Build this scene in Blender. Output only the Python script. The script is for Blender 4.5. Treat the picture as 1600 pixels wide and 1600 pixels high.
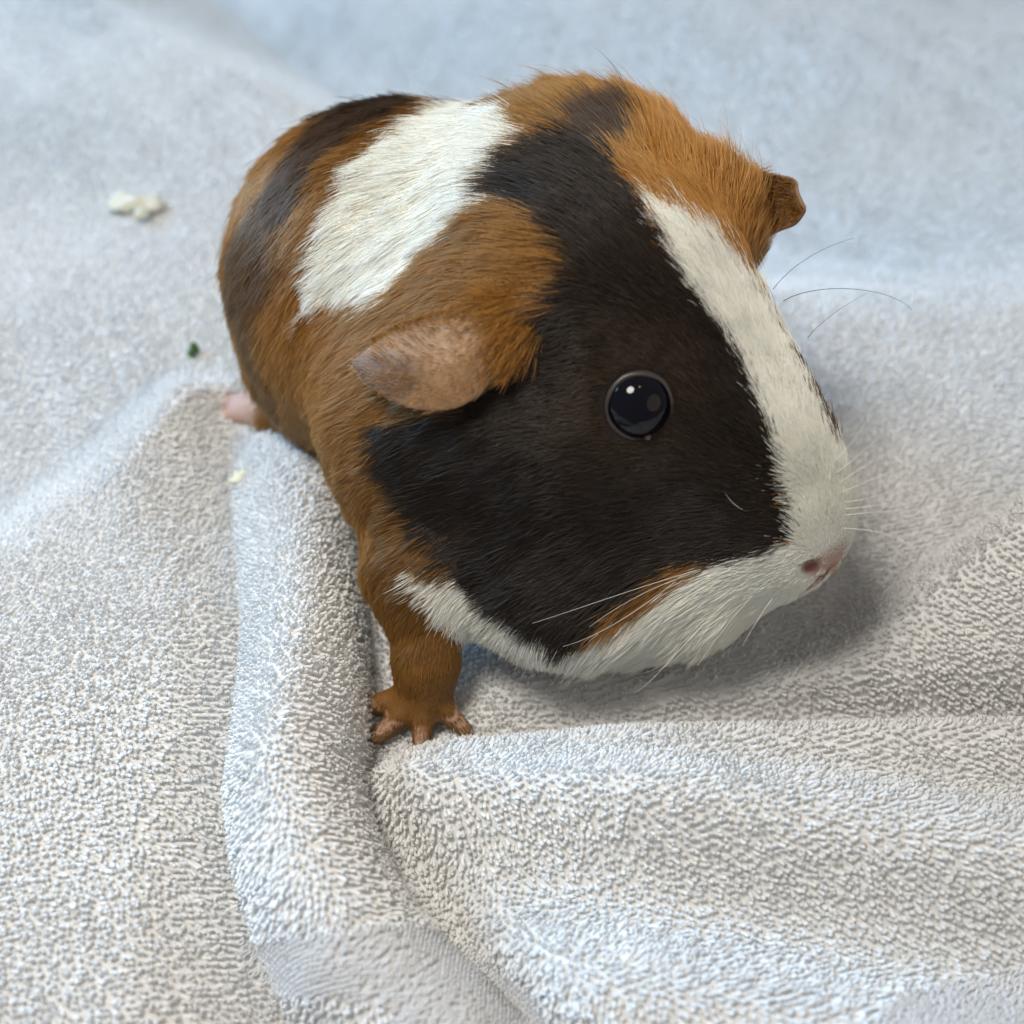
import bpy, math, random
import numpy as np
from mathutils import Vector, Matrix, kdtree

for o in list(bpy.data.objects):
    bpy.data.objects.remove(o)
random.seed(4)
rng = np.random.default_rng(7)
scene = bpy.context.scene
COL = scene.collection
S = 0.01                       # everything below is laid out in centimetres

# ------------------------------------------------------------------ camera
PITCH = math.radians(50)
AIM = np.array([0, 0, 2.5]); DIST = 18.0; FPX = 1800.0
EYE_AT = AIM + DIST * np.array([0, -math.cos(PITCH), math.sin(PITCH)])
FWD = (AIM - EYE_AT) / DIST
RGT = np.array([1.0, 0, 0]); UPV = np.cross(RGT, FWD)
cam = bpy.data.cameras.new('camera')
cam_o = bpy.data.objects.new('camera', cam); COL.objects.link(cam_o)
cam_o.location = EYE_AT * S
cam_o.rotation_euler = (math.radians(90) - PITCH, 0, 0)
cam.sensor_width = 36.0
cam.lens = 36.0 * FPX / 1600.0
cam.clip_start = 0.01; cam.clip_end = 20
cam.dof.use_dof = True
cam.dof.focus_distance = 0.171
cam.dof.aperture_fstop = 13.0
scene.camera = cam_o

# ------------------------------------------------------------------ light
world = bpy.data.worlds.new('World'); scene.world = world; world.use_nodes = True
bg = world.node_tree.nodes['Background']
bg.inputs[0].default_value = (0.90, 0.93, 0.98, 1); bg.inputs[1].default_value = 0.215

def area(name, loc, target, size, power, color):
    l = bpy.data.lights.new(name, 'AREA'); l.shape = 'ELLIPSE'
    l.size, l.size_y = size[0] * S, size[1] * S
    l.energy = power; l.color = color
    o = bpy.data.objects.new(name, l); COL.objects.link(o)
    o.location = Vector(loc) * S
    o.rotation_euler = (Vector(target) - Vector(loc)).to_track_quat('-Z', 'Y').to_euler()
    return o
area('ceiling_light', (-12, -2, 38), (0, 1, 2), (13, 13), 1.10, (1.0, 0.95, 0.87))
area('window_light', (-62, 38, 33), (-4, 10, 0), (40, 30), 6.2, (0.34, 0.64, 1.0))
area('room_light', (76, -46, 46), (1, -3, 1), (90, 80), 1.0, (1.0, 0.80, 0.58))
area('bulb', (7, 4, 68), (0, 0, 1), (5, 5), 0.10, (1.0, 0.60, 0.22))

vs = scene.view_settings
vs.view_transform = 'Standard'; vs.look = 'None'; vs.exposure = 0.18; vs.gamma = 1.0
scene.render.engine = 'CYCLES'
cy = scene.cycles
cy.use_denoising = True
cy.max_bounces = 8; cy.diffuse_bounces = 4; cy.glossy_bounces = 3; cy.transmission_bounces = 4
cy.transparent_max_bounces = 8
cy.caustics_reflective = False; cy.caustics_refractive = False
scene.cycles_curves.shape = 'RIBBONS'
scene.cycles_curves.subdivisions = 2

# ------------------------------------------------------------------ helpers
def ray(x, y):
    d = FWD * FPX + RGT * (x - 800) - UPV * (y - 800)
    return d / np.linalg.norm(d)
def atz(x, y, z):
    d = ray(x, y); return EYE_AT + d * ((z - EYE_AT[2]) / d[2])
def proj(P):
    v = np.asarray(P) - EYE_AT; w = v @ FWD
    return np.stack([800 + FPX * (v @ RGT) / w, 800 - FPX * (v @ UPV) / w], -1)
def nrm(v):
    v = np.asarray(v, float)
    return v / np.maximum(np.linalg.norm(v, axis=-1, keepdims=True), 1e-9)
class Noise:
    """smooth vector noise: a sum of sines along random directions"""
    def __init__(self, seed, freq, n=10, dim=3):
        r = np.random.default_rng(seed)
        self.k = nrm(r.normal(size=(n, 3))) * freq * r.uniform(.6, 1.5, (n, 1))
        self.p = r.uniform(0, 6.283, n)
        self.a = r.normal(size=(n, dim)) / math.sqrt(n)
    def __call__(self, P):
        return np.sin(P @ self.k.T + self.p) @ self.a

def mat(name, base, rough=.6, spec=.3, build=None):
    m = bpy.data.materials.new(name); m.use_nodes = True
    b = m.node_tree.nodes['Principled BSDF']
    b.inputs['Base Color'].default_value = (*base, 1)
    b.inputs['Roughness'].default_value = rough
    b.inputs['Specular IOR Level'].default_value = spec
    if build: build(m.node_tree.nodes, m.node_tree.links, b)
    return m

def mesh_obj(name, V, F, m, parent=None, smooth=True):
    me = bpy.data.meshes.new(name)
    me.from_pydata((np.asarray(V) * S).tolist(), [], F.tolist() if hasattr(F, 'tolist') else F)
    if smooth: me.polygons.foreach_set('use_smooth', [True] * len(me.polygons))
    me.materials.append(m); me.update()
    o = bpy.data.objects.new(name, me); COL.objects.link(o)
    if parent: o.parent = parent
    return o

def strands(name, P, R, m, parent=None, color=None):
    """P: (n, k, 3) points, R: (n, k) radii, color: (n, 3)"""
    n, k = P.shape[:2]
    cu = bpy.data.hair_curves.new(name)
    cu.add_curves([k] * n)
    cu.attributes['position'].data.foreach_set('vector', (P * S).astype(np.float32).ravel())
    ra = cu.attributes.get('radius') or cu.attributes.new('radius', 'FLOAT', 'POINT')
    ra.data.foreach_set('value', (R * S).astype(np.float32).ravel())
    if color is not None:
        ca = cu.attributes.new('strand_color', 'FLOAT_VECTOR', 'CURVE')
        ca.data.foreach_set('vector', color.astype(np.float32).ravel())
    cu.materials.append(m)
    o = bpy.data.objects.new(name, cu); COL.objects.link(o)
    if parent: o.parent = parent
    return o

def in_poly(xy, poly):
    x, y = xy[:, 0], xy[:, 1]; c = np.zeros(len(xy), bool)
    p = np.asarray(poly, float); q = np.roll(p, -1, 0)
    for (x0, y0), (x1, y1) in zip(p, q):
        if y0 == y1: continue
        c ^= ((y0 > y) != (y1 > y)) & (x < (x1 - x0) * (y - y0) / (y1 - y0) + x0)
    return c
def poly_dist(xy, poly, closed=True):
    """distance to a polyline, and the interpolated row along it"""
    p = np.asarray(poly, float); best = np.full(len(xy), 1e9); par = np.zeros(len(xy)); side = np.zeros(len(xy))
    n = len(p) if closed else len(p) - 1
    for i in range(n):
        a, b = p[i, :2], p[(i + 1) % len(p), :2]; ab = b - a
        t = np.clip(((xy - a) @ ab) / max(ab @ ab, 1e-9), 0, 1)
        d = np.linalg.norm(xy - a - t[:, None] * ab, axis=1)
        m = d < best
        best[m] = d[m]; par[m] = i + t[m]
        side[m] = (ab[0] * (xy[m, 1] - a[1]) - ab[1] * (xy[m, 0] - a[0]))
    return best, par, side
def sstep(t):
    t = np.clip(t, 0, 1); return t * t * (3 - 2 * t)
def smax(a, b, k):
    h = np.clip(.5 + .5 * (a - b) / k, 0, 1); return b + (a - b) * h + k * h * (1 - h)

# ------------------------------------------------------------------ towel
def px_xy(pts):
    return np.array([[*atz(x, y, z)[:2], z] for x, y, z in pts])
RIDGE = px_xy([(430, 640, .2), (440, 720, .9), (455, 850, 1.6), (458, 960, 1.95), (448, 1060, 2.1), (438, 1160, 2.1),
               (455, 1250, 2.05), (492, 1350, 2.0), (545, 1440, 1.9), (630, 1530, 1.7), (740, 1640, 1.5), (850, 1800, 1.3)])
LEFTP = px_xy([(-500, 1150, 1), (-200, 930, 1), (0, 800, 1), (150, 680, 1), (270, 572, 1), (318, 585, .9), (300, 700, 1), (312, 800, 1),
               (385, 930, 1), (385, 1100, 1), (350, 1300, 1), (335, 1700, 1), (330, 2400, 1), (-900, 2400, 1)])
FRONTP = px_xy([(585, 1195, .8), (630, 1160, .8), (700, 1140, .8), (950, 1120, 1.0), (1250, 1114, 1.1), (1700, 1104, 1.1), (2300, 1090, 1.1), (2600, 2400, .6),
                (1300, 2400, .6), (900, 1650, .6), (790, 1500, .6), (700, 1370, .6), (640, 1290, .6), (600, 1235, .7)])
RIGHTP = px_xy([(1180, 1075, .3), (1290, 1000, .6), (1380, 935, 1), (1480, 868, 1.3), (1600, 775, 1.7), (1800, 640, 2.0), (2300, 500, 2), (2300, 1085, .6),
                (1600, 1100, .4), (1300, 1102, .3)])
CREASE = px_xy([(180, 0, 0), (460, 215, 0)])
N1 = Noise(1, .55, 12, 1); N2 = Noise(2, 1.6, 12, 1); N3 = Noise(3, .25, 8, 1)
def plateau(xy, P, z, w):
    d, _, _ = poly_dist(xy, P[:, :2])
    ins = in_poly(xy, P[:, :2])
    return z * sstep(np.where(ins, d, -d) / w * .5 + .5)
def towel_h(xy):
    q = np.c_[xy, np.zeros(len(xy))]
    base = .05 * N1(q)[:, 0] + .01 * N2(q)[:, 0]
    a = CREASE[0, :2]; b = CREASE[1, :2]; t = nrm(b - a); n = np.array([-t[1], t[0]])
    s = (xy - a) @ n
    if n[1] < 0: s = -s
    s = s - .6 * N3(q)[:, 0]
    base = base - .80 * (np.sqrt(np.clip(s, -30, 6) ** 2 + .12) + np.clip(s, -30, 6)) * .5 * (1 - .8 * sstep((s - 6) / 11)) * sstep((xy[:, 1] - 7) / 9)
    h = np.zeros(len(xy))
    l = plateau(xy, LEFTP, 1.35, 1.35)
    l = l * (1 + .10 * N1(q + 9)[:, 0])
    h = smax(h, l, .25)
    f = plateau(xy, FRONTP, 1.0, .5) * (.95 + .40 * sstep((xy[:, 0] + .8) / 3))
    u = xy[:, 0] * .18 + xy[:, 1]
    f = f * (1 + .42 * np.sin(u * 2.1 + 3.6 + .5 * N1(q * .5)[:, 0]) * sstep((-2.9 - xy[:, 1]) / 1.2) * .8)
    h = smax(h, f, .12)
    ramp = np.clip((xy[:, 0] - 2.2) / 5.0, 0, 1.1) * 2.0 + .25
    r = plateau(xy, RIGHTP, 1.0, .8) * ramp * np.clip((xy[:, 1] + 2.35) / 2.6, 0, 1.3)
    h = smax(h, r, .12)
    d, par, side = poly_dist(xy, RIDGE, False)
    zc = np.interp(par, np.arange(len(RIDGE)), RIDGE[:, 2])
    w = np.where(side > 0, 1.0, 1.1)          # steep towards the animal, softer away from it
    rd = zc * np.maximum(1 - (d / w) ** 2, 0) ** .62
    h = smax(h, rd, .22)
    dip = .45 * sstep((-1.5 - xy[:, 1]) / .7) * (1 - sstep(f / .6)) * sstep((xy[:, 0] + .6) / 1.2)
    return h - .06 + base - dip
def towel_n(xy, e=.03):
    hx = (towel_h(xy + [e, 0]) - towel_h(xy - [e, 0])) / (2 * e)
    hy = (towel_h(xy + [0, e]) - towel_h(xy - [0, e])) / (2 * e)
    return nrm(np.c_[-hx, -hy, np.ones(len(xy))]), np.sqrt(1 + hx ** 2 + hy ** 2)

def cotton(nodes, links, b):
    tc = nodes.new('ShaderNodeTexCoord'); nz = nodes.new('ShaderNodeTexNoise'); cr = nodes.new('ShaderNodeValToRGB')
    nz.inputs['Scale'].default_value = 900; nz.inputs['Detail'].default_value = 4
    cr.color_ramp.elements[0].color = (.68, .675, .66, 1); cr.color_ramp.elements[1].color = (.78, .775, .76, 1)
    links.new(tc.outputs['Object'], nz.inputs['Vector']); links.new(nz.outputs['Fac'], cr.inputs['Fac'])
    links.new(cr.outputs['Color'], b.inputs['Base Color'])
    b.inputs['Sheen Weight'].default_value = .25
M_TOWEL = mat('white_cotton', (.8, .79, .76), .9, .1, cotton)
def loopm(nodes, links, b):
    at = nodes.new('ShaderNodeAttribute'); at.attribute_name = 'strand_color'
    links.new(at.outputs['Vector'], b.inputs['Base Color'])
M_LOOP = mat('cotton_loops', (.8, .79, .76), 1.0, .03, loopm)

gx = np.arange(-24, 24.01, .09); gy = np.arange(-11, 34, .09)
GX, GY = np.meshgrid(gx, gy, indexing='ij')
xy = np.c_[GX.ravel(), GY.ravel()]
hz = towel_h(xy)
nx, ny = len(gx), len(gy)
ii = np.arange(nx * ny).reshape(nx, ny)
F = np.stack([ii[:-1, :-1], ii[1:, :-1], ii[1:, 1:], ii[:-1, 1:]], -1).reshape(-1, 4)
towel = mesh_obj('towel', np.c_[xy, hz], F, M_TOWEL)
sm = towel.modifiers.new('thickness', 'SOLIDIFY'); sm.thickness = .0015; sm.offset = -1
towel['label'] = 'white terry cloth towel lying in folds under the guinea pig'
towel['category'] = 'towel'

BAND = [[(365, 1480), (450, 1462), (640, 1448), (745, 1480), (840, 1560), (900, 1640), (640, 1640), (600, 1560), (420, 1550)],
        [(1330, 1640), (1400, 1562), (1620, 1505), (1900, 1440), (1900, 1800), (1330, 1800)]]
def loops(sp):
    ang = math.radians(16); c, s_ = math.cos(ang), math.sin(ang)
    U, W = np.meshgrid(np.arange(-38, 38, sp * .80), np.arange(-38, 38, sp * .98), indexing='ij')
    U = U + rng.uniform(0, sp, (1, U.shape[1])) + rng.normal(0, .10 * sp, U.shape); W = W + rng.normal(0, .09 * sp, W.shape)
    p = np.c_[(U * c - W * s_).ravel(), (U * s_ + W * c).ravel()]
    q = np.c_[p, np.zeros(len(p))]
    p = p + .45 * Noise(21, .30, 8, 2)(q)
    p = p[(p[:, 0] > -23) & (p[:, 0] < 23) & (p[:, 1] > -10.5) & (p[:, 1] < 33)]
    px = proj(np.c_[p, np.full(len(p), .5)])
    p = p[(px[:, 0] > -420) & (px[:, 0] < 2020) & (px[:, 1] > -260) & (px[:, 1] < 1960)]
    n, st = towel_n(p)
    # more loops where the sheet is steep
    ex = np.floor(st - 1 + rng.random(len(p)) * 1.0).astype(int).clip(0, 3)
    g = towel_h
    reps = []
    hx = n[:, :2] / np.maximum(np.linalg.norm(n[:, :2], axis=1, keepdims=True), 1e-6)
    for k in (1, 2, 3):
        m = ex >= k
        reps.append(p[m] + hx[m] * (sp * (rng.random((m.sum(), 1)) - .5)))
    return np.concatenate([p] + reps)
lp = loops(.093)
ln, _ = towel_n(lp)
root = np.c_[lp, towel_h(lp)]
lpx = proj(root)
flat = np.zeros(len(lp), bool)
for bpoly in BAND: flat |= in_poly(lpx, bpoly)
q3 = root
lean = Noise(31, .9, 10, 3)(q3) * .25 + Noise(32, 3.5, 10, 3)(q3) * .14 + rng.normal(0, .23, (len(lp), 3)) + np.array([.36, -.30, 0])
lean = lean - (lean * ln).sum(1, keepdims=True) * ln
side_ = nrm(np.cross(ln, nrm(rng.normal(0, .25, (len(lp), 3)) + [-.35, 1.0, 0])))
L = .106 * rng.uniform(.82, 1.18, len(lp))[:, None]
k = 7
tt = np.linspace(0, 1, k)
P = np.zeros((len(lp), k, 3))
wid = .026 * rng.uniform(.8, 1.25, len(lp))[:, None]
for i, t in enumerate(tt):
    a = math.sin(math.pi * t)
    sw = (t - .5) * 2 + .55 * math.sin(2 * math.pi * t)
    P[:, i] = root - ln * .01 + ln * L * a * .85 + lean * L * a ** 1.4 * .95 - side_ * wid * sw * 1.1
keep = ~flat
tone = rng.uniform(.90, 1.06, (len(lp), 1))
lc = np.clip(np.array([[.785, .78, .765]]) * tone, 0, .9)
R = np.full((len(lp), k), .0255) * rng.uniform(.8, 1.15, (len(lp), 1))
tl = strands('terry_loops', P[keep], R[keep], M_LOOP, towel, lc[keep])
tl['kind'] = 'stuff'
# loose fibres standing off the pile
nf = np.where(keep & (lp[:, 1] < 6) & (rng.random(len(lp)) < .75))[0]
f0 = P[nf, 3]; fd = nrm(ln[nf] * .6 + rng.normal(0, .7, (len(nf), 3))); fl_ = rng.uniform(.04, .13, (len(nf), 1)); fc = rng.normal(0, .5, (len(nf), 3))
FZ = np.stack([f0, f0 + fd * fl_ * .4, f0 + (fd + fc * .35) * fl_ * .75, f0 + (fd + fc) * fl_], 1)
fz = strands('loose_fibres', FZ, np.array([1, 1, .8, .4])[None] * np.full((len(nf), 1), .0022), M_LOOP, towel, lc[nf])
fz['kind'] = 'stuff'
# the flat woven border: short slanting floats lying on the cloth
fb = root[flat]
fb = np.repeat(lp[flat], 5, 0) + rng.uniform(-.055, .055, (flat.sum() * 5, 2))
gs = .05
fb = np.c_[np.round(fb[:, 0] / gs) * gs, np.round(fb[:, 1] / gs) * gs]
fb = np.unique(fb, axis=0)
fn, _ = towel_n(fb); fr = np.c_[fb, towel_h(fb)]
dirs = nrm(np.array([1.0, 1.0, 0]) - fn * (fn @ np.array([1.0, 1.0, 0]))[:, None])
fj = rng.normal(0, .006, (len(fr), 3)); fr = fr + fj
FP = np.stack([fr - dirs * .045 + fn * .055, fr - dirs * .02 + fn * .075, fr + dirs * .02 + fn * .075, fr + dirs * .045 + fn * .055], 1)
fw = strands('woven_border', FP, np.full(FP.shape[:2], .0125), M_LOOP, towel, np.full((len(FP), 3), .78))
fw['kind'] = 'stuff'

# ------------------------------------------------------------------ guinea pig: shape
def frame(f, roll=0):
    f = nrm(f); r = nrm(np.cross(f, [0, 0, 1])); u = np.cross(r, f)
    c, s = math.cos(math.radians(roll)), math.sin(math.radians(roll))
    return np.array([f, c * r + s * u, -s * r + c * u])
def ell(P, c, rad, M):
    q = (P - np.asarray(c)) @ M.T; rad = np.asarray(rad, float)
    k0 = np.sqrt(((q / rad) ** 2).sum(-1)); k1 = np.sqrt(((q / rad ** 2) ** 2).sum(-1))
    return k0 * (k0 - 1) / np.maximum(k1, 1e-6)
def cone(P, a, b, ra, rb):
    a = np.asarray(a, float); b = np.asarray(b, float); ba = b - a
    t = np.clip(((P - a) @ ba) / (ba @ ba), 0, 1)
    return np.linalg.norm(P - a - t[..., None] * ba, axis=-1) - (ra + (rb - ra) * t)
def smin(a, b, k):
    h = np.clip(.5 + .5 * (b - a) / k, 0, 1); return b + (a - b) * h - k * h * (1 - h)
HF = frame([.76, -.64, -.42], 18); HM = np.array([2.0, 1.35, 4.45])
def hp(f, r, u): return HM + f * HF[0] + r * HF[1] + u * HF[2]
BF = frame([.80, -.60, 0])
PAW = np.array([-1.38, -2.05, .42])
def sdf(P, feet=True):
    d = ell(P, (-2.0, 4.95, 3.1), (3.0, 3.1, 3.0), BF)
    d = smin(d, ell(P, (.75, 4.1, 3.65), (2.85, 3.2, 3.1), BF), .9)
    d = smin(d, ell(P, (-.65, 2.2, 2.9), (2.3, 2.8, 2.6), BF), .8)
    d = smin(d, ell(P, hp(-.8, 0, .1), (2.5, 2.15, 2.0), HF), .8)
    d = smin(d, ell(P, hp(-.6, 1.2, -1.2), (2.35, 1.65, 1.95), HF), .8)
    d = smin(d, ell(P, hp(-.6, -1.1, -1.3), (2.0, 1.4, 1.7), HF), .7)
    d = smin(d, ell(P, hp(.9, 0, -.2), (2.4, 1.7, 1.85), HF), .6)
    d = smin(d, ell(P, hp(2.3, .05, -.35), (1.8, 1.2, 1.5), HF), .6)
    d = smin(d, ell(P, hp(3.1, .05, -.6), (1.0, .95, 1.25), HF), .5)
    d = smin(d, ell(P, hp(1.85, .4, -2.2), (2.05, 1.4, 1.55), HF), .8)
    d = smin(d, ell(P, hp(.6, .9, -2.2), (1.7, 1.3, 1.2), HF), .8)
    d = smin(d, ell(P, (.9, .0, 1.5), (1.9, 1.9, 1.35), HF), .8)
    d = smin(d, ell(P, (.2, -.25, 1.5), (1.5, 1.35, 1.25), HF), .7)
    d = smin(d, ell(P, (2.85, 3.65, 5.1), (1.0, 1.0, 1.05), HF), .6)      # base of the far ear
    # near foreleg
    d = smin(d, cone(P, (-1.1, 1.2, 2.6), (-1.42, -.5, 1.8), 1.5, .85), .6)
    d = smin(d, cone(P, (-1.42, -.5, 1.8), (-1.36, -1.75, .85), .72, .40), .6)
    # far foreleg, tucked under the chest
    d = smin(d, cone(P, (2.6, 2.6, 2.2), (3.3, 1.0, .5), .9, .45), .4)
    # haunches
    d = smin(d, ell(P, (-3.3, 3.9, 1.7), (1.7, 1.2, 1.6), BF), .6)
    d = smin(d, ell(P, (-.4, 6.9, 1.7), (1.7, 1.2, 1.6), BF), .6)
    if feet:
        d = smin(d, cone(P, (-1.36, -1.75, .85), PAW, .40, .42), .45)
        d = smin(d, ell(P, PAW + np.array([-.16, -.12, -.06]), (.50, .32, .22), np.eye(3)), .2)
        for tx, ty in ((-1.22, -.16), (-.74, -.64), (-.04, -.80), (.64, -.50)):
            k_ = PAW + np.array([tx * .5, ty * .5, -.06])
            d = smin(d, cone(P, PAW + np.array([tx * .2, ty * .2, 0]), k_, .22, .17), .1)
            d = smin(d, cone(P, k_, PAW + np.array([tx, ty, -.20]), .17, .12), .06)
        hf0 = np.array([-4.3, 4.1, .45]); hf1 = np.array([-5.15, 4.45, .33])
        d = smin(d, cone(P, hf0, hf1, .48, .32), .25)
        for a_ in (-.24, 0, .24):
            d = smin(d, cone(P, hf1 + np.array([0, a_ * .6, 0]), hf1 + np.array([-.62, .12 + a_, -.1]), .2, .13), .1)
    # nostrils and the cleft of the lip
    for s in (1, -1):
        d = np.maximum(d, -ell(P, NOSTRIL if s > 0 else NOSTRIL_FAR, (.26, .065, .15), nostril_M(s)))
    d = np.maximum(d, -ell(P, NOSE - HF[2] * .50 - HF[0] * .05, (.20, .085, .40), HF))
    d = -smin(-d, np.linalg.norm(P - DENT, axis=-1) - .9, .5)
    # eye sockets
    for e in (EYE_R, EYE_L):
        d = -smin(-d, np.linalg.norm(P - e, axis=-1) - .46, .12)
    return d
def nostril_M(s):
    f, r, u = HF
    r2 = nrm(r + .55 * s * u); return np.array([f, r2, np.cross(f, r2)])
NOSE = hp(4.06, 0, -.30); NOSTRIL = NOSTRIL_FAR = np.array([50., 50, 50]); EYE_R = DENT = np.array([50., 50, 50]); EYE_L = EYE_R
def trace(x, y, fn=None, t0=10., off=0.):
    d = ray(x, y); t = t0
    for _ in range(80):
        v = (fn or sdf)((EYE_AT + d * t)[None])[0]
        if v < .001: break
        t += v * .8
        if t > 60: return None
    return EYE_AT + d * (t - off)
def grad(P, e=.03):
    I = np.eye(3); return nrm(np.stack([sdf(P + e * I[i]) - sdf(P - e * I[i]) for i in range(3)], -1))
eh = trace(1000, 635); en = grad(eh[None])[0]
ER = .50
DENT = trace(800, 600, off=.72)
eye_c = eh - en * .26
loc = HF @ (eye_c - HM)
eye_l = hp(loc[0], -loc[1], loc[2])
EYE_R, EYE_L = eye_c, eye_l
NOSE = trace(1305, 878); NOSTRIL = trace(1268, 888)
lo_ = HF @ (NOSTRIL - HM); mid_ = (HF @ (NOSE - HM))[1] 
NOSTRIL_FAR = hp(lo_[0], 2 * mid_ - lo_[1], lo_[2])

def surface_nets(f, lo, hi, h):
    xs = [np.arange(l, u + h, h) for l, u in zip(lo, hi)]
    X = np.stack(np.meshgrid(*xs, indexing='ij'), -1)
    V = f(X.reshape(-1, 3)).reshape(X.shape[:3]); Sg = V < 0
    n = [s - 1 for s in Sg.shape]
    cnt = np.zeros(n, int); acc = np.zeros(n + [3]); ec = np.zeros(n); cn = {}
    for i in (0, 1):
        for j in (0, 1):
            for k in (0, 1):
                cn[i, j, k] = (slice(i, i + n[0]), slice(j, j + n[1]), slice(k, k + n[2])); cnt += Sg[cn[i, j, k]]
    act = (cnt > 0) & (cnt < 8)
    for a in range(3):
        o = [b for b in range(3) if b != a]
        for i in (0, 1):
            for j in (0, 1):
                c0 = [0, 0, 0]; c0[o[0]] = i; c0[o[1]] = j; c1 = list(c0); c1[a] = 1
                v0 = V[cn[tuple(c0)]]; v1 = V[cn[tuple(c1)]]; m = (v0 < 0) != (v1 < 0)
                t = np.where(m, v0 / np.where(m, v0 - v1, 1), 0)
                for b in range(3): acc[..., b] += np.where(m, t if b == a else c0[b], 0)
                ec += m
    idx = -np.ones(n, int); idx[act] = np.arange(act.sum())
    g = np.argwhere(act)
    verts = np.asarray(lo) + h * (g + acc[act] / ec[act][:, None])
    Q = []
    for a in range(3):
        o = [(a + 1) % 3, (a + 2) % 3]; s0 = [slice(1, -1)] * 3; s1 = [slice(1, -1)] * 3
        s0[a] = slice(0, -1); s1[a] = slice(1, None); A = Sg[tuple(s0)]; B = Sg[tuple(s1)]
        for sg, m in ((0, A & ~B), (1, ~A & B)):
            e = np.argwhere(m)
            for b in range(3):
                if b != a: e[:, b] += 1
            q = []
            for du, dv in ((-1, -1), (0, -1), (0, 0), (-1, 0)):
                c = e.copy(); c[:, o[0]] += du; c[:, o[1]] += dv; q.append(idx[c[:, 0], c[:, 1], c[:, 2]])
            q = np.stack(q, -1); Q.append(q[:, ::-1] if sg else q)
    return verts, np.concatenate(Q)
def sdf_band(X):
    # the full-cost function only near the surface
    d = np.full(len(X), 1.0); n = [len(np.arange(l, u + GH, GH)) for l, u in zip(GLO, GHI)]
    st = 5; G = np.arange(len(X)).reshape(n)
    c = G[::st, ::st, ::st]; dc = sdf(X[c.ravel()]).reshape(c.shape)
    big = np.repeat(np.repeat(np.repeat(dc, st, 0), st, 1), st, 2)[:n[0], :n[1], :n[2]].ravel()
    near = np.abs(big) < 1.3
    d[:] = np.sign(big); d[near] = sdf(X[near]); return d
GLO, GHI, GH = (-6.6, -3.6, -.4), (5.8, 9.0, 7.6), .075
BV, BQ = surface_nets(sdf_band, GLO, GHI, GH)
BN = grad(BV)

# ------------------------------------------------------------------ coat pattern
BROWN = np.array([.37, .165, .030]); BLACK = np.array([.021, .0135, .0085]); WHITE = np.array([.95, .915, .81])
PINK = np.array([.46, .31, .26]); DARKB = np.array([.085, .050, .028])
COAT = [
 (WHITE, [(488, 478), (498, 400), (535, 305), (595, 232), (665, 182), (735, 160), (810, 180), (850, 222), (800, 250), (768, 292), (800, 318), (760, 325), (705, 365), (655, 410), (612, 468), (570, 456), (530, 460)]),
 (BLACK, [(583, 660), (650, 655), (730, 640), (790, 575), (850, 505), (900, 430), (895, 375), (850, 335), (775, 296), (800, 255), (860, 225), (905, 215), (960, 245), (1010, 320), (1070, 430), (1160, 560), (1212, 690), (1230, 790),
          (1238, 842), (1210, 862), (1090, 885), (960, 955), (935, 985), (880, 1015), (800, 968), (715, 900), (648, 805), (605, 740)]),
 (DARKB, [(900, 215), (925, 185), (985, 180), (1010, 205), (985, 250), (960, 245)]),
 (WHITE, [(1016, 318), (1060, 335), (1130, 390), (1205, 475), (1262, 585), (1315, 680), (1345, 740), (1420, 800), (1400, 900), (1240, 862), (1232, 790), (1212, 690), (1160, 560), (1070, 430)]),
 (WHITE, [(1236, 846), (1205, 862), (1110, 882), (1000, 958), (930, 992), (880, 1016), (830, 985), (720, 905), (640, 885), (675, 950), (730, 1010), (800, 1120), (1000, 1150), (1200, 1100), (1300, 1000), (1320, 900)]),
 (BROWN, [(1105, 870), (1060, 885), (965, 945), (925, 985), (955, 972), (1080, 898)]),
 (BROWN, [(745, 1005), (800, 1022), (850, 1050), (830, 1075), (770, 1060)]),
 (DARKB, [(720, 130), (735, 148), (640, 172), (570, 205), (520, 250), (470, 320), (440, 335), (425, 290), (480, 215), (560, 145), (650, 120)]),
 (DARKB, [(1292, 600), (1345, 690), (1360, 720), (1310, 690), (1262, 590), (1240, 530)]),
]
def coat(P, px):
    """coat colour for points P seen at reference position px"""
    n = len(px)
    c = np.tile(BROWN, (n, 1)) * (1 + .25 * Noise(51, 1.1, 8, 1)(P)) 
    ag = Noise(52, 1.6, 10, 1)(P * [1.6, 1.6, .5])[:, 0]
    flank = sstep((480 - px[:, 0]) / 60) * sstep((ag + .3) / .8) * .8
    c = c * (1 - flank[:, None]) + DARKB * flank[:, None]
    for col, poly in COAT:
        m = in_poly(px, poly); c[m] = col
    return np.clip(c, 0, 1)
bpx = proj(BV)
# which vertices can be seen: a coarse depth buffer
dist = np.linalg.norm(BV - EYE_AT, axis=1)
facing = ((EYE_AT - BV) * BN).sum(1) > 0
cell = (bpx / 12).astype(int).clip(0, 140); zb = np.full((141, 141), 1e9)
np.minimum.at(zb, (cell[:, 0], cell[:, 1]), np.where(facing, dist, 1e9))
vis = facing & (dist < zb[cell[:, 0], cell[:, 1]] + .5)
vcol = coat(BV, bpx)
kd = kdtree.KDTree(int(vis.sum())); vi = np.where(vis)[0]
for i, v in enumerate(BV[vi]): kd.insert(v, i)
kd.balance()
src = np.arange(len(BV))
for i in np.where(~vis)[0]: src[i] = vi[kd.find(BV[i])[1]]
vcol = vcol[src]
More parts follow.
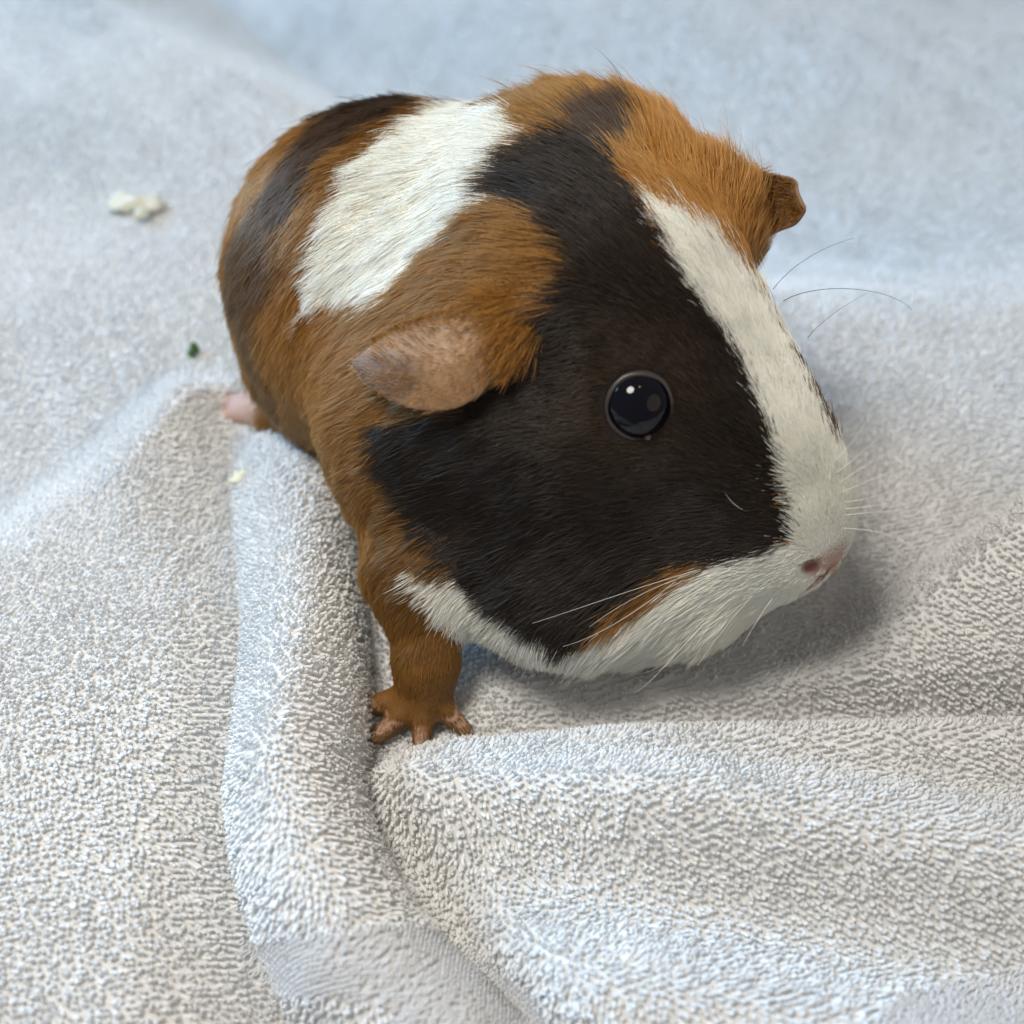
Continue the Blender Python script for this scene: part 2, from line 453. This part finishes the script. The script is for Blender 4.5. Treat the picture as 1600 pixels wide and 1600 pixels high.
# feet and nose are bare skin
footm = ((BV[:, 2] < .45) & (BV[:, 1] < -2.2)) | ((BV[:, 0] < -4.75) & (BV[:, 2] < .8))
nosed = np.linalg.norm((BV - NOSE) * [1, 1, 1.15], axis=1)
SKIN = vcol * .7
SKIN[footm] = np.where(BV[footm][:, :1] < -4, np.array([.50, .33, .27]), np.array([.38, .235, .165]))
nm = sstep((.55 - nosed) / .25)[:, None]
SKIN = SKIN * (1 - nm) + PINK * nm
nd = np.minimum(np.linalg.norm(BV - NOSTRIL, axis=1), np.linalg.norm(BV - NOSTRIL_FAR, axis=1))
cl = BV - (NOSE - HF[2] * .45); nm = (sstep((.14 - np.abs(cl @ HF[1])) / .08) * sstep((.5 - np.abs(cl @ HF[2])) / .15) * sstep((.6 - np.abs(cl @ HF[0])) / .2))[:, None]
SKIN = SKIN * (1 - nm) + np.array([.36, .19, .16]) * nm
nm = sstep((.17 - nd) / .08)[:, None]; SKIN = SKIN * (1 - nm) + np.array([.22, .075, .065]) * nm

pig = bpy.data.objects.new('guinea_pig', None); COL.objects.link(pig)
pig['label'] = 'tricolour guinea pig with brown, black and white patches standing on the towel'
pig['category'] = 'guinea pig'
def skinm(nodes, links, b):
    at = nodes.new('ShaderNodeAttribute'); at.attribute_name = 'coat'
    links.new(at.outputs['Color'], b.inputs['Base Color'])
    nz = nodes.new('ShaderNodeTexNoise'); nz.inputs['Scale'].default_value = 1400; bp = nodes.new('ShaderNodeBump')
    bp.inputs['Strength'].default_value = .25; bp.inputs['Distance'].default_value = .0004
    links.new(nz.outputs['Fac'], bp.inputs['Height']); links.new(bp.outputs['Normal'], b.inputs['Normal'])
M_SKIN = mat('skin', (.4, .3, .25), .6, .3, skinm)
body = mesh_obj('body', BV, BQ, M_SKIN, pig)
ca = body.data.color_attributes.new('coat', 'FLOAT_COLOR', 'POINT')
ca.data.foreach_set('color', np.c_[SKIN, np.ones(len(SKIN))].astype(np.float32).ravel())

# ------------------------------------------------------------------ fur
# combing: where the coat lies in which direction, read at places on the animal
GUIDE = [  # x, y, dx, dy, length, lift
 (1300, 800, -.25, -1, .24, .35), (1240, 640, -.45, -1, .30, .28), (1150, 500, -.6, -1, .34, .22), (1060, 370, -.8, -1, .45, .25),
 (1180, 780, -1, -.35, .26, .28), (1120, 640, -1, -.8, .28, .24), (1080, 500, -1, -1, .32, .2), (980, 400, -1, -.9, .5, .25),
 (1100, 820, -1, .05, .24, .2), (950, 800, -1, .12, .34, .2), (800, 780, -1, .22, .42, .2), (680, 780, -1, .35, .48, .22), (900, 560, -1, .1, .35, .2),
 (760, 680, -1, .15, .42, .2), (1000, 560, -1, -.4, .22, .15), (1000, 720, -1, .2, .24, .15), (900, 900, -1, .35, .42, .22), (780, 900, -1, .5, .5, .25),
 (1100, 930, -1, .45, .42, .28), (1200, 900, -1, .3, .26, .25), (1010, 1000, -.9, .7, .6, .3), (900, 1050, -.5, 1, .6, .3), (1120, 980, -.8, .8, .55, .3), (820, 1020, -.6, .9, .5, .3), (780, 1000, -.8, .6, .45, .25),
 (900, 300, -1, -.25, .75, .3), (850, 420, -1, .3, .75, .3), (760, 360, -1, .35, .75, .28), (690, 430, -.9, .6, .65, .25), (820, 250, -1, .05, .7, .28),
 (640, 320, -1, .55, .62, .22), (560, 400, -.9, .7, .62, .25), (700, 220, -1, .3, .65, .25), (540, 560, -.7, .9, .55, .2), (530, 700, -.75, .8, .5, .18), (560, 830, -.6, .8, .45, .18),
 (640, 900, -.7, .6, .42, .2), (630, 980, -.1, 1, .36, .22), (660, 1050, 0, 1, .22, .12), (650, 1100, 0, 1, .16, .14), (600, 1110, -.6, .8, .13, .14), (700, 1110, .5, .8, .13, .14),
 (420, 400, -.45, .9, .6, .15), (400, 520, -.3, 1, .6, .15), (460, 300, -.7, .8, .6, .15), (600, 170, -1, .45, .6, .18), (460, 560, -.4, 1, .55, .15),
 (860, 160, -1, -.2, .75, .32), (960, 190, -.9, -.6, .85, .45), (1050, 260, -.75, -1, .9, .5), (1120, 280, -.45, -1, .85, .55), (1180, 350, .1, -1, .7, .5), (1100, 340, -.7, -1, .7, .35),
 (1200, 440, -.3, -1, .4, .25), (1280, 600, -.4, -1, .26, .22),
]
gp, gd, gl = [], [], []
for x, y, dx, dy, L_, lf in GUIDE:
    h = trace(x, y)
    if h is None: continue
    n_ = grad(h[None])[0]
    v = RGT * dx - UPV * dy
    vdir = ray(x, y)
    v = v - vdir * (v @ n_) / (vdir @ n_) if abs(vdir @ n_) > .25 else v - n_ * (v @ n_)
    gp.append(h); gd.append(nrm(v)); gl.append((L_, lf))
# underside, far flank and rump, out of sight of the lens
for p_, d_, L_ in [((2.4, 6.0, 2.5), (-.8, .5, -.4), .7), ((-1, 8.0, 2.5), (-.8, .5, -.4), .7), ((-4.6, 6.5, 3), (-.3, .3, -.9), .7), ((0, 4, .2), (-.8, .6, 0), .5),
                   ((4.6, 2.0, 3), (-.6, .7, .2), .45), ((3.6, 3.6, 4), (-.8, .5, -.2), .6)]:
    gp.append(np.array(p_)); gd.append(nrm(d_)); gl.append((L_, .25))
gp, gd, gl = np.array(gp), np.array(gd), np.array(gl)

tri = np.concatenate([BQ[:, [0, 1, 2]], BQ[:, [0, 2, 3]]])
A, B_, C_ = BV[tri[:, 0]], BV[tri[:, 1]], BV[tri[:, 2]]
ar = np.linalg.norm(np.cross(B_ - A, C_ - A), axis=1) * .5
# the parts of the coat the lens can see are furred most densely
tc = (A + B_ + C_) / 3
vw = np.clip((nrm(EYE_AT - tc) * BN[tri[:, 0]]).sum(1) * 2 + .8, .25, 1)
NH = 400000
pr = ar * vw; pr /= pr.sum()
ti = rng.choice(len(tri), NH, p=pr)
u, v = rng.random((2, NH)); fl = u + v > 1; u[fl] = 1 - u[fl]; v[fl] = 1 - v[fl]
root = A[ti] + u[:, None] * (B_ - A)[ti] + v[:, None] * (C_ - A)[ti]
vid = tri[ti, rng.integers(0, 3, NH)]
nn = nrm(BN[tri[ti, 0]] * (1 - u - v)[:, None] + BN[tri[ti, 1]] * u[:, None] + BN[tri[ti, 2]] * v[:, None])
de = np.minimum(np.linalg.norm(root - EYE_R, axis=1), np.linalg.norm(root - EYE_L, axis=1))
dn = np.linalg.norm(root - NOSE, axis=1)
rc = root - (NOSE - HF[2] * .45)
ok = ~(footm[vid] & (root[:, 0] < -4)) & ~((np.abs(rc @ HF[1]) < .08) & (np.abs(rc @ HF[2]) < .42) & (np.abs(rc @ HF[0]) < .6)) & (de > .555) & (dn > .17) & (np.linalg.norm(root - NOSTRIL, axis=1) > .2) & (~footm[vid] | (root[:, 2] > .16)) & (root[:, 2] > .05)
root, nn, vid, de, dn = root[ok], nn[ok], vid[ok], de[ok], dn[ok]
NH = len(root)
flow = np.zeros((NH, 3)); LL = np.zeros(NH); LF = np.zeros(NH)
for s in range(0, NH, 40000):
    e_ = slice(s, s + 40000)
    w = 1 / (((root[e_, None] - gp[None]) ** 2).sum(-1) + .08) ** 2.2
    w /= w.sum(1, keepdims=True)
    flow[e_] = w @ gd; LL[e_] = w @ gl[:, 0]; LF[e_] = w @ gl[:, 1]
# locks: hairs lean together in small bunches
flow = nrm(flow) + .10 * Noise(61, 1.6, 12)(root) + .08 * Noise(62, 6., 14)(root) + .08 * Noise(63, 18., 14)(root) + rng.normal(0, .06, (NH, 3))
flow = nrm(flow - (flow * nn).sum(1, keepdims=True) * nn)
near = sstep((de - .5) / .8); LL = LL * (.8 + .2 * near)
LL = LL * (.35 + .65 * sstep((dn - .2) / 1.0))
LL = LL * .78 * rng.uniform(.6, 1.15, NH) * (1 + .15 * Noise(64, 9., 12, 1)(root)[:, 0])
LL[footm[vid]] = .09 * rng.uniform(.6, 1.5, footm[vid].sum())
stray = rng.random(NH) < .012
LL[stray] *= 1.45; LF = LF * rng.uniform(.6, 1.35, NH) + .10 * stray
LF = np.clip(LF * .9 + .05 * Noise(65, 10., 12, 1)(root)[:, 0], .15, .9)
bend = rng.normal(0, .06, (NH, 3)) + .06 * Noise(66, 5., 12)(root)
k = 6; tt = np.linspace(0, 1, k)
P = np.zeros((NH, k, 3))
for i, t in enumerate(tt):
    P[:, i] = root - nn * .008 + LL[:, None] * (flow * t + nn * (LF * (1.6 * t - .9 * t * t))[:, None] + bend * t * t * .8)
rr = np.array([1, 1, .95, .8, .55, .2])[None] * (.0042 * rng.uniform(.7, 1.25, NH))[:, None]
# colour at the root, with ragged borders between the patches
jit = rng.normal(0, .045, (NH, 3)) + flow * rng.exponential(.045, (NH, 1)) * np.sign(rng.random((NH, 1)) - .35)
rp = proj(root + jit); vroot = vis[vid]
hc = coat(root, rp)
hc[~vroot] = vcol[vid[~vroot]]
eb = (sstep((1.5 - de) / 1.0) * (hc.mean(1) < .03))[:, None]
hc = hc + eb * np.array([.016, .009, .004])
isw = hc.mean(1) > .4; isk = hc.mean(1) < .04
hc[isk] *= np.exp(rng.normal(.05, .42, (isk.sum(), 1)))
hc = hc * np.where(isw[:, None], rng.uniform(.95, 1.04, (NH, 1)), rng.uniform(.84, 1.14, (NH, 1))) * (1 + rng.normal(0, .03, (NH, 3)))
tip = (~isw & ~isk & (rng.random(NH) < .06)); hc[tip] *= .4
hc = np.clip(hc, .003, .9)
def furm(nodes, links, b):
    at = nodes.new('ShaderNodeAttribute'); at.attribute_name = 'strand_color'
    out = nodes['Material Output']
    hb = nodes.new('ShaderNodeBsdfHairPrincipled'); hb.parametrization = 'COLOR'
    links.new(at.outputs['Vector'], hb.inputs['Color']); links.new(at.outputs['Vector'], b.inputs['Base Color'])
    hb.inputs['Roughness'].default_value = .30; hb.inputs['Radial Roughness'].default_value = .5
    hb.inputs['Random Roughness'].default_value = .2
    mx = nodes.new('ShaderNodeMixShader'); mx.inputs[0].default_value = .22
    links.new(b.outputs[0], mx.inputs[1]); links.new(hb.outputs[0], mx.inputs[2]); links.new(mx.outputs[0], out.inputs['Surface'])
M_FUR = mat('fur', (.3, .2, .1), .5, .3, furm)
fur = strands('fur', P, rr, M_FUR, body, hc)
fur['kind'] = 'stuff'

# ------------------------------------------------------------------ eyes
M_EYE = mat('eyeball', (.002, .002, .005), .06, .30)
M_LID = mat('eyelid_skin', (.050, .040, .036), .38, .45)
M_CORNER = mat('eye_corner', (.16, .10, .09), .12, .5)
def sphere(c, r, nu=40, nv=24, M=None):
    th = np.linspace(0, np.pi, nv); ph = np.linspace(0, 2 * np.pi, nu, endpoint=False)
    V = np.array([[math.sin(a) * math.cos(b_), math.sin(a) * math.sin(b_), math.cos(a)] for a in th for b_ in ph]) * r
    if M is not None: V = V @ M
    Fc = [[i * nu + j, (i + 1) * nu + j, (i + 1) * nu + (j + 1) % nu, i * nu + (j + 1) % nu] for i in range(nv - 1) for j in range(nu)]
    return V + c, Fc
def torus(c, n, R, r, sx=1., nu=48, nv=12, wob=0):
    n = nrm(n); a = nrm(np.cross(n, [0.3, 0.2, 1])); b_ = np.cross(n, a); V = []
    for i in range(nu):
        t = 2 * math.pi * i / nu; d = a * math.cos(t) * sx + b_ * math.sin(t); dd = nrm(d)
        rr_ = r * (1 + wob * math.sin(3 * t + 1))
        for j in range(nv):
            p_ = 2 * math.pi * j / nv; V.append(c + d * R + (dd * math.cos(p_) + n * math.sin(p_)) * rr_)
    Fc = [[i * nv + j, ((i + 1) % nu) * nv + j, ((i + 1) % nu) * nv + (j + 1) % nv, i * nv + (j + 1) % nv] for i in range(nu) for j in range(nv)]
    return np.array(V), Fc
for c_, n_ in ((EYE_R, en), (EYE_L, None)):
    if n_ is None: n_ = en - 2 * (en @ HF[1]) * HF[1]
    ev, ef = sphere(c_, ER); eo = mesh_obj('eye', ev, ef, M_EYE, pig)
    a_ = nrm(np.cross(n_, HF[2])); a_ = a_ * np.sign(a_ @ HF[0]); b_ = np.cross(n_, a_); b_ = b_ * np.sign(b_ @ HF[2])   # a: towards the nose, b: up
    prof = [(.0, .487), (.0, .512), (.05, .530), (.13, .533), (.25, .525), (.42, .50)]; nu = 64; V = []
    for i in range(nu):
        p_ = 2 * math.pi * i / nu
        # almond: a drawn-out front corner low down, a flatter upper lid
        op = 1.04 + .085 * math.exp(-((math.cos(p_ + .75) - 1) / .12) ** 2) - .05 * max(0, math.sin(p_)) + .02 * math.sin(5 * p_ + 1)
        for dt, rr_ in prof:
            th = op + dt * (1 + .2 * math.sin(2 * p_)); rr2 = rr_ * (1 + .006 * math.sin(9 * p_ + dt * 30))
            V.append(c_ + rr2 * (n_ * math.cos(th) + (a_ * math.cos(p_) + b_ * math.sin(p_)) * math.sin(th)))
    m_ = len(prof)
    Fc = [[i * m_ + j, ((i + 1) % nu) * m_ + j, ((i + 1) % nu) * m_ + j + 1, i * m_ + j + 1] for i in range(nu) for j in range(m_ - 1)]
    mesh_obj('eyelid', np.array(V), Fc, M_LID, eo)
    cv, cf = sphere(c_ + .50 * (n_ * math.cos(1.09) + (a_ * math.cos(-.75) + b_ * math.sin(-.75)) * math.sin(1.09)), .05, 12, 8)
    mesh_obj('eye_corner', cv, cf, M_CORNER, eo)

# ------------------------------------------------------------------ ears
def earm(nodes, links, b):
    tc = nodes.new('ShaderNodeTexCoord'); nz = nodes.new('ShaderNodeTexNoise'); cr = nodes.new('ShaderNodeValToRGB')
    nz.inputs['Scale'].default_value = 130; nz.inputs['Detail'].default_value = 5
    cr.color_ramp.elements[0].position = .40; cr.color_ramp.elements[1].position = .62
    cr.color_ramp.elements[0].color = (.30, .175, .085, 1); cr.color_ramp.elements[1].color = (.37, .22, .115, 1)
    at = nodes.new('ShaderNodeAttribute'); at.attribute_name = 'pigment'
    mx = nodes.new('ShaderNodeMix'); mx.data_type = 'RGBA'; mx.inputs['B'].default_value = (.10, .06, .038, 1)
    links.new(tc.outputs['Object'], nz.inputs['Vector']); links.new(nz.outputs['Fac'], cr.inputs['Fac'])
    links.new(cr.outputs['Color'], mx.inputs['A']); links.new(at.outputs['Fac'], mx.inputs['Factor'])
    links.new(mx.outputs['Result'], b.inputs['Base Color'])
    b.inputs['Subsurface Weight'].default_value = .15; b.inputs['Subsurface Scale'].default_value = .002
M_EAR = mat('ear_skin', (.33, .18, .1), .55, .3, earm)
def ear(top, bot, offs, bulge, dark, base_hit=None):
    """a thin curled flap between an upper and a lower outline"""
    nu, nv = 28, 14
    def along(c):
        c = np.array(c, float); t = np.linspace(0, len(c) - 1, nu); i = np.minimum(t.astype(int), len(c) - 2); f_ = (t - i)[:, None]
        p0 = c[np.maximum(i - 1, 0)]; p1 = c[i]; p2 = c[i + 1]; p3 = c[np.minimum(i + 2, len(c) - 1)]
        return .5 * (2 * p1 + (p2 - p0) * f_ + (2 * p0 - 5 * p1 + 4 * p2 - p3) * f_ ** 2 + (3 * p1 - p0 - 3 * p2 + p3) * f_ ** 3)
    T, Bt = along(top), along(bot)
    V, pig_ = [], []
    for i in range(nu):
        for j in range(nv):
            q = T[i] + (Bt[i] - T[i]) * (j / (nv - 1))
            off = np.interp(i / (nu - 1), [0, .35, .7, 1], offs) + bulge * math.sin(math.pi * j / (nv - 1)) * math.sin(math.pi * min(1, i / (nu - 1) * .8 + .1))
            V.append((q[0], q[1], off)); pig_.append(dark(q))
    Fc = [[i * nv + j, (i + 1) * nv + j, (i + 1) * nv + j + 1, i * nv + j + 1] for i in range(nu - 1) for j in range(nv - 1)]
    V = np.array(V); D = nrm(FWD * FPX + RGT * (V[:, :1] - 800) - UPV * (V[:, 1:2] - 800))
    if base_hit is None:
        t = np.full(len(V), 10.)
        for _ in range(40): t = np.minimum(t + np.maximum(sdf(EYE_AT + D * t[:, None]), 0) * .85, 30)
    else: t = np.full(len(V), base_hit)
    V = (EYE_AT + D * (t - V[:, 2])[:, None]).reshape(nu, nv, 3)
    V[1:-1, 1:-1] += .05 * Noise(77, 2.6)(V[1:-1, 1:-1].reshape(-1, 3)).reshape(nu - 2, nv - 2, 3)
    for _ in range(6):      # relax
        W = V.copy(); W[1:-1, 1:-1] = (V[:-2, 1:-1] + V[2:, 1:-1] + V[1:-1, :-2] + V[1:-1, 2:]) / 4; V = W
    o = mesh_obj('ear', V.reshape(-1, 3), Fc, M_EAR, pig)
    a_ = o.data.attributes.new('pigment', 'FLOAT', 'POINT'); a_.data.foreach_set('value', np.clip(pig_, 0, 1).astype(np.float32))
    md = o.modifiers.new('thickness', 'SOLIDIFY'); md.thickness = .0006; md.offset = 0
    sb = o.modifiers.new('smooth', 'SUBSURF'); sb.levels = 1; sb.render_levels = 1
    return o, V
dk = lambda q: sstep((np.clip(1.25 - np.hypot((q[0] - 590) / 75, (q[1] - 590) / 42), 0, 1)) / .6) * .8
ear_r, EVr = ear([(552, 566), (585, 538), (630, 512), (690, 492), (760, 470), (850, 455)], [(552, 568), (590, 612), (655, 641), (728, 632), (790, 575), (868, 492)],
                 [.75, .58, .30, -.45], .18, dk)
bh = np.linalg.norm(np.array([3.75, 3.8, 5.2]) - EYE_AT)
ear_l, EVl = ear([(1258, 326), (1247, 300), (1243, 280), (1215, 272), (1180, 268), (1130, 280)], [(1258, 327), (1244, 350), (1215, 362), (1195, 375), (1175, 385), (1130, 390)],
                 [.50, .25, .1, -.5], -.25, lambda q: .45, bh)
def ear_fur(o, EV, ne, col, ln_, rad=.0036, dk_=.2, lo=0, top=False, up=1.):
    eu = lo + rng.random(ne) ** .7 * (27 - lo); evv = rng.random(ne) ** (2.5 if top else 1) * 13
    iu, iv = np.minimum(eu.astype(int), 26), np.minimum(evv.astype(int), 12)
    fu, fv = (eu - iu)[:, None], (evv - iv)[:, None]
    er = EV[iu, iv] * (1 - fu) * (1 - fv) + EV[iu + 1, iv] * fu * (1 - fv) + EV[iu, iv + 1] * (1 - fu) * fv + EV[iu + 1, iv + 1] * fu * fv
    nv_ = nrm(np.cross(EV[iu + 1, iv] - EV[iu, iv], EV[iu, iv + 1] - EV[iu, iv])); nv_ *= np.sign((nv_ * (EYE_AT - er)).sum(1, keepdims=True))
    tv = nrm(EV[iu, iv] - EV[iu + 1, iv])
    tv = nrm(tv + rng.normal(0, .22, (ne, 3)) + Noise(71, 4)(er) * .3)
    el = (.07 + ln_ * sstep((eu - 15) / 12)) * rng.uniform(.6, 1.3, ne)
    EP = np.stack([er + nv_ * .04, er + nv_ * .055 * up + tv * el[:, None] * .4, er + nv_ * .06 * up + tv * el[:, None] * .75, er + nv_ * .055 * up + tv * el[:, None]], 1)
    c_ = np.where(rng.random((ne, 1)) > dk_, col, DARKB) * rng.uniform(.7, 1.3, (ne, 1))
    ef = strands('fur', EP, np.array([1, .9, .7, .25])[None] * np.full((ne, 1), rad), M_FUR, o, c_); ef['kind'] = 'stuff'
ear_fur(ear_r, EVr, 1500, np.array([.40, .24, .13]), .34, .0022, .0)
ear_fur(ear_r, EVr, 2600, BROWN, .50, .0036, .05, 21, False, 2.2)
ear_fur(ear_r, EVr, 1500, BROWN, .42, .0036, .05, 5, True, 2.2)
ear_fur(ear_l, EVl, 2500, BROWN * .8, .45)

# ------------------------------------------------------------------ claws and whiskers
M_CLAW = mat('claw', (.16, .10, .075), .35, .5)
for tx, ty in ((-1.22, -.16), (-.74, -.64), (-.04, -.80), (.64, -.50)):
    a = PAW + np.array([tx, ty, -.2]); d = nrm([tx, ty, -.15]); s_ = nrm(np.cross(d, [0, 0, 1])); u_ = np.cross(s_, d)
    V = []; nr = 8
    for i, (t, r) in enumerate([(0, .055), (.10, .050), (.2, .035), (.30, .012)]):
        for j in range(nr):
            p_ = 2 * math.pi * j / nr; V.append(a + d * t - u_ * t * t * .5 + (s_ * math.cos(p_) * .8 + u_ * math.sin(p_)) * r)
    V.append(a + d * .34 - u_ * .06)
    Fc = [[i * nr + j, i * nr + (j + 1) % nr, (i + 1) * nr + (j + 1) % nr, (i + 1) * nr + j] for i in range(3) for j in range(nr)] + [[24 + j, 24 + (j + 1) % nr, 32] for j in range(nr)]
    mesh_obj('claw', np.array(V), Fc, M_CLAW, pig)
M_WW = mat('white_whisker', (.75, .73, .68), .35, .5); M_WD = mat('dark_whisker', (.05, .04, .035), .35, .5)
def whisker(pts, depth, m, r=.006):
    """pts: outline; depth: nearer (+) or farther than the animal's surface at the root"""
    h = trace(*pts[0]); t0 = np.linalg.norm(h - EYE_AT) if h is not None else np.linalg.norm(NOSE - EYE_AT) + .4
    P_ = [EYE_AT + ray(x, y) * (t0 - depth * i / (len(pts) - 1)) for i, (x, y) in enumerate(pts)]
    P_ = np.array(P_); t = np.linspace(0, 1, len(P_)); tn = np.linspace(0, 1, 14)
    co = [np.polyfit(t, P_[:, c], min(3, len(P_) - 1)) for c in range(3)]
    Q_ = np.stack([np.polyval(c, tn) for c in co], -1)
    T_ = nrm(np.gradient(Q_, axis=0)); sd = nrm(np.cross(T_, [.1, .3, 1])); up_ = np.cross(sd, T_)
    V = [Q_[i] + (sd[i] * math.cos(j * 1.2566) + up_[i] * math.sin(j * 1.2566)) * r * (1 - .65 * tn[i]) for i in range(14) for j in range(5)]
    Fc = [[i * 5 + j, i * 5 + (j + 1) % 5, (i + 1) * 5 + (j + 1) % 5, (i + 1) * 5 + j] for i in range(13) for j in range(5)]
    mesh_obj('whisker', np.array(V), Fc, m, pig)
whisker([(1224, 470), (1270, 455), (1330, 450), (1385, 462), (1425, 484)], -1.0, M_WD)
whisker([(1208, 452), (1245, 415), (1290, 388), (1335, 372)], -1.0, M_WD, .005)
whisker([(1262, 528), (1300, 492), (1360, 455)], -1.0, M_WD, .0045)
for pts in [[(1310, 755), (1375, 715), (1430, 690)], [(1318, 785), (1390, 768), (1445, 735)], [(1320, 805), (1400, 798), (1455, 800)], [(1305, 740), (1365, 690), (1405, 640)], [(1315, 825), (1385, 835), (1430, 860)], [(1300, 725), (1350, 665), (1372, 610)], [(1318, 795), (1400, 785), (1470, 765)], [(1312, 770), (1380, 742), (1440, 715)]]:
    whisker(pts, .35, M_WW, .006)
for pts, dp in [([(1100, 888), (1010, 915), (920, 945), (832, 974)], .4), ([(1090, 893), (1000, 930), (920, 980)], .3), ([(1130, 905), (1040, 960), (960, 1030)], .5), ([(1150, 930), (1090, 985), (1030, 1050), (990, 1082)], .5),
                ([(1180, 925), (1130, 985), (1090, 1040)], .5), ([(1210, 930), (1180, 975), (1160, 1010)], .4), ([(1060, 905), (960, 975), (880, 1010)], .35), ([(1175, 800), (1150, 790), (1130, 765)], .2)]:
    whisker(pts, dp, M_WW, .005)

# ------------------------------------------------------------------ crumbs
def crumb(name, px_, size, m, label, cat, seed, squash=.55, n=10):
    base = atz(px_[0], px_[1], 0)[:2]
    for _ in range(4):
        z = towel_h(base[None])[0] + .12; base = atz(px_[0], px_[1], z)[:2]
    c = np.array([*base, z + size * .25]); r = np.random.default_rng(seed)
    cs = c + r.normal(0, size * .40, (n, 3)) * [1, 1, .25]; rs = size * r.uniform(.35, .6, n); nz = Noise(seed, 4.5 / size, 14, 1)
    def f(P):
        d = np.linalg.norm((P - cs[0]) / [1, 1, squash], axis=1) - rs[0]
        for i in range(1, n): d = smin(d, np.linalg.norm((P - cs[i]) / [1, 1, squash], axis=1) - rs[i], size * .2)
        return d + size * .13 * nz(P)[:, 0]
    V, Q = surface_nets(f, c - size * 2.2, c + size * 2.2, size * .13)
    o = mesh_obj(name, V, Q, m); o['label'] = label; o['category'] = cat
def spotted(c0, c1, scale):
    def b_(nodes, links, b):
        tc = nodes.new('ShaderNodeTexCoord'); nz = nodes.new('ShaderNodeTexNoise'); cr = nodes.new('ShaderNodeValToRGB')
        nz.inputs['Scale'].default_value = scale
        cr.color_ramp.elements[0].color = (*c0, 1); cr.color_ramp.elements[1].color = (*c1, 1)
        links.new(tc.outputs['Object'], nz.inputs['Vector']); links.new(nz.outputs['Fac'], cr.inputs['Fac']); links.new(cr.outputs['Color'], b.inputs['Base Color'])
    return b_
crumb('crumb', (205, 325), .42, mat('pale_crumb', (.7, .68, .56), .8, .2, spotted((.55, .53, .42), (.8, .78, .66), 500)), 'pale cream crumb lying alone on the blue-white towel behind the guinea pig', 'crumb', 3)
crumb('crumb', (374, 745), .14, mat('yellow_crumb', (.7, .66, .45), .8, .2, spotted((.6, .56, .36), (.8, .76, .56), 700)), 'tiny yellowish crumb in the towel hollow in front of the hind foot', 'crumb', 8)
crumb('green_leaf_scrap', (303, 550), .16, mat('green_leaf', (.05, .12, .03), .6, .3, spotted((.03, .08, .02), (.09, .17, .05), 600)), 'small dark green leaf scrap on the towel fold near the hind foot', 'leaf', 12, 1.3, 3)
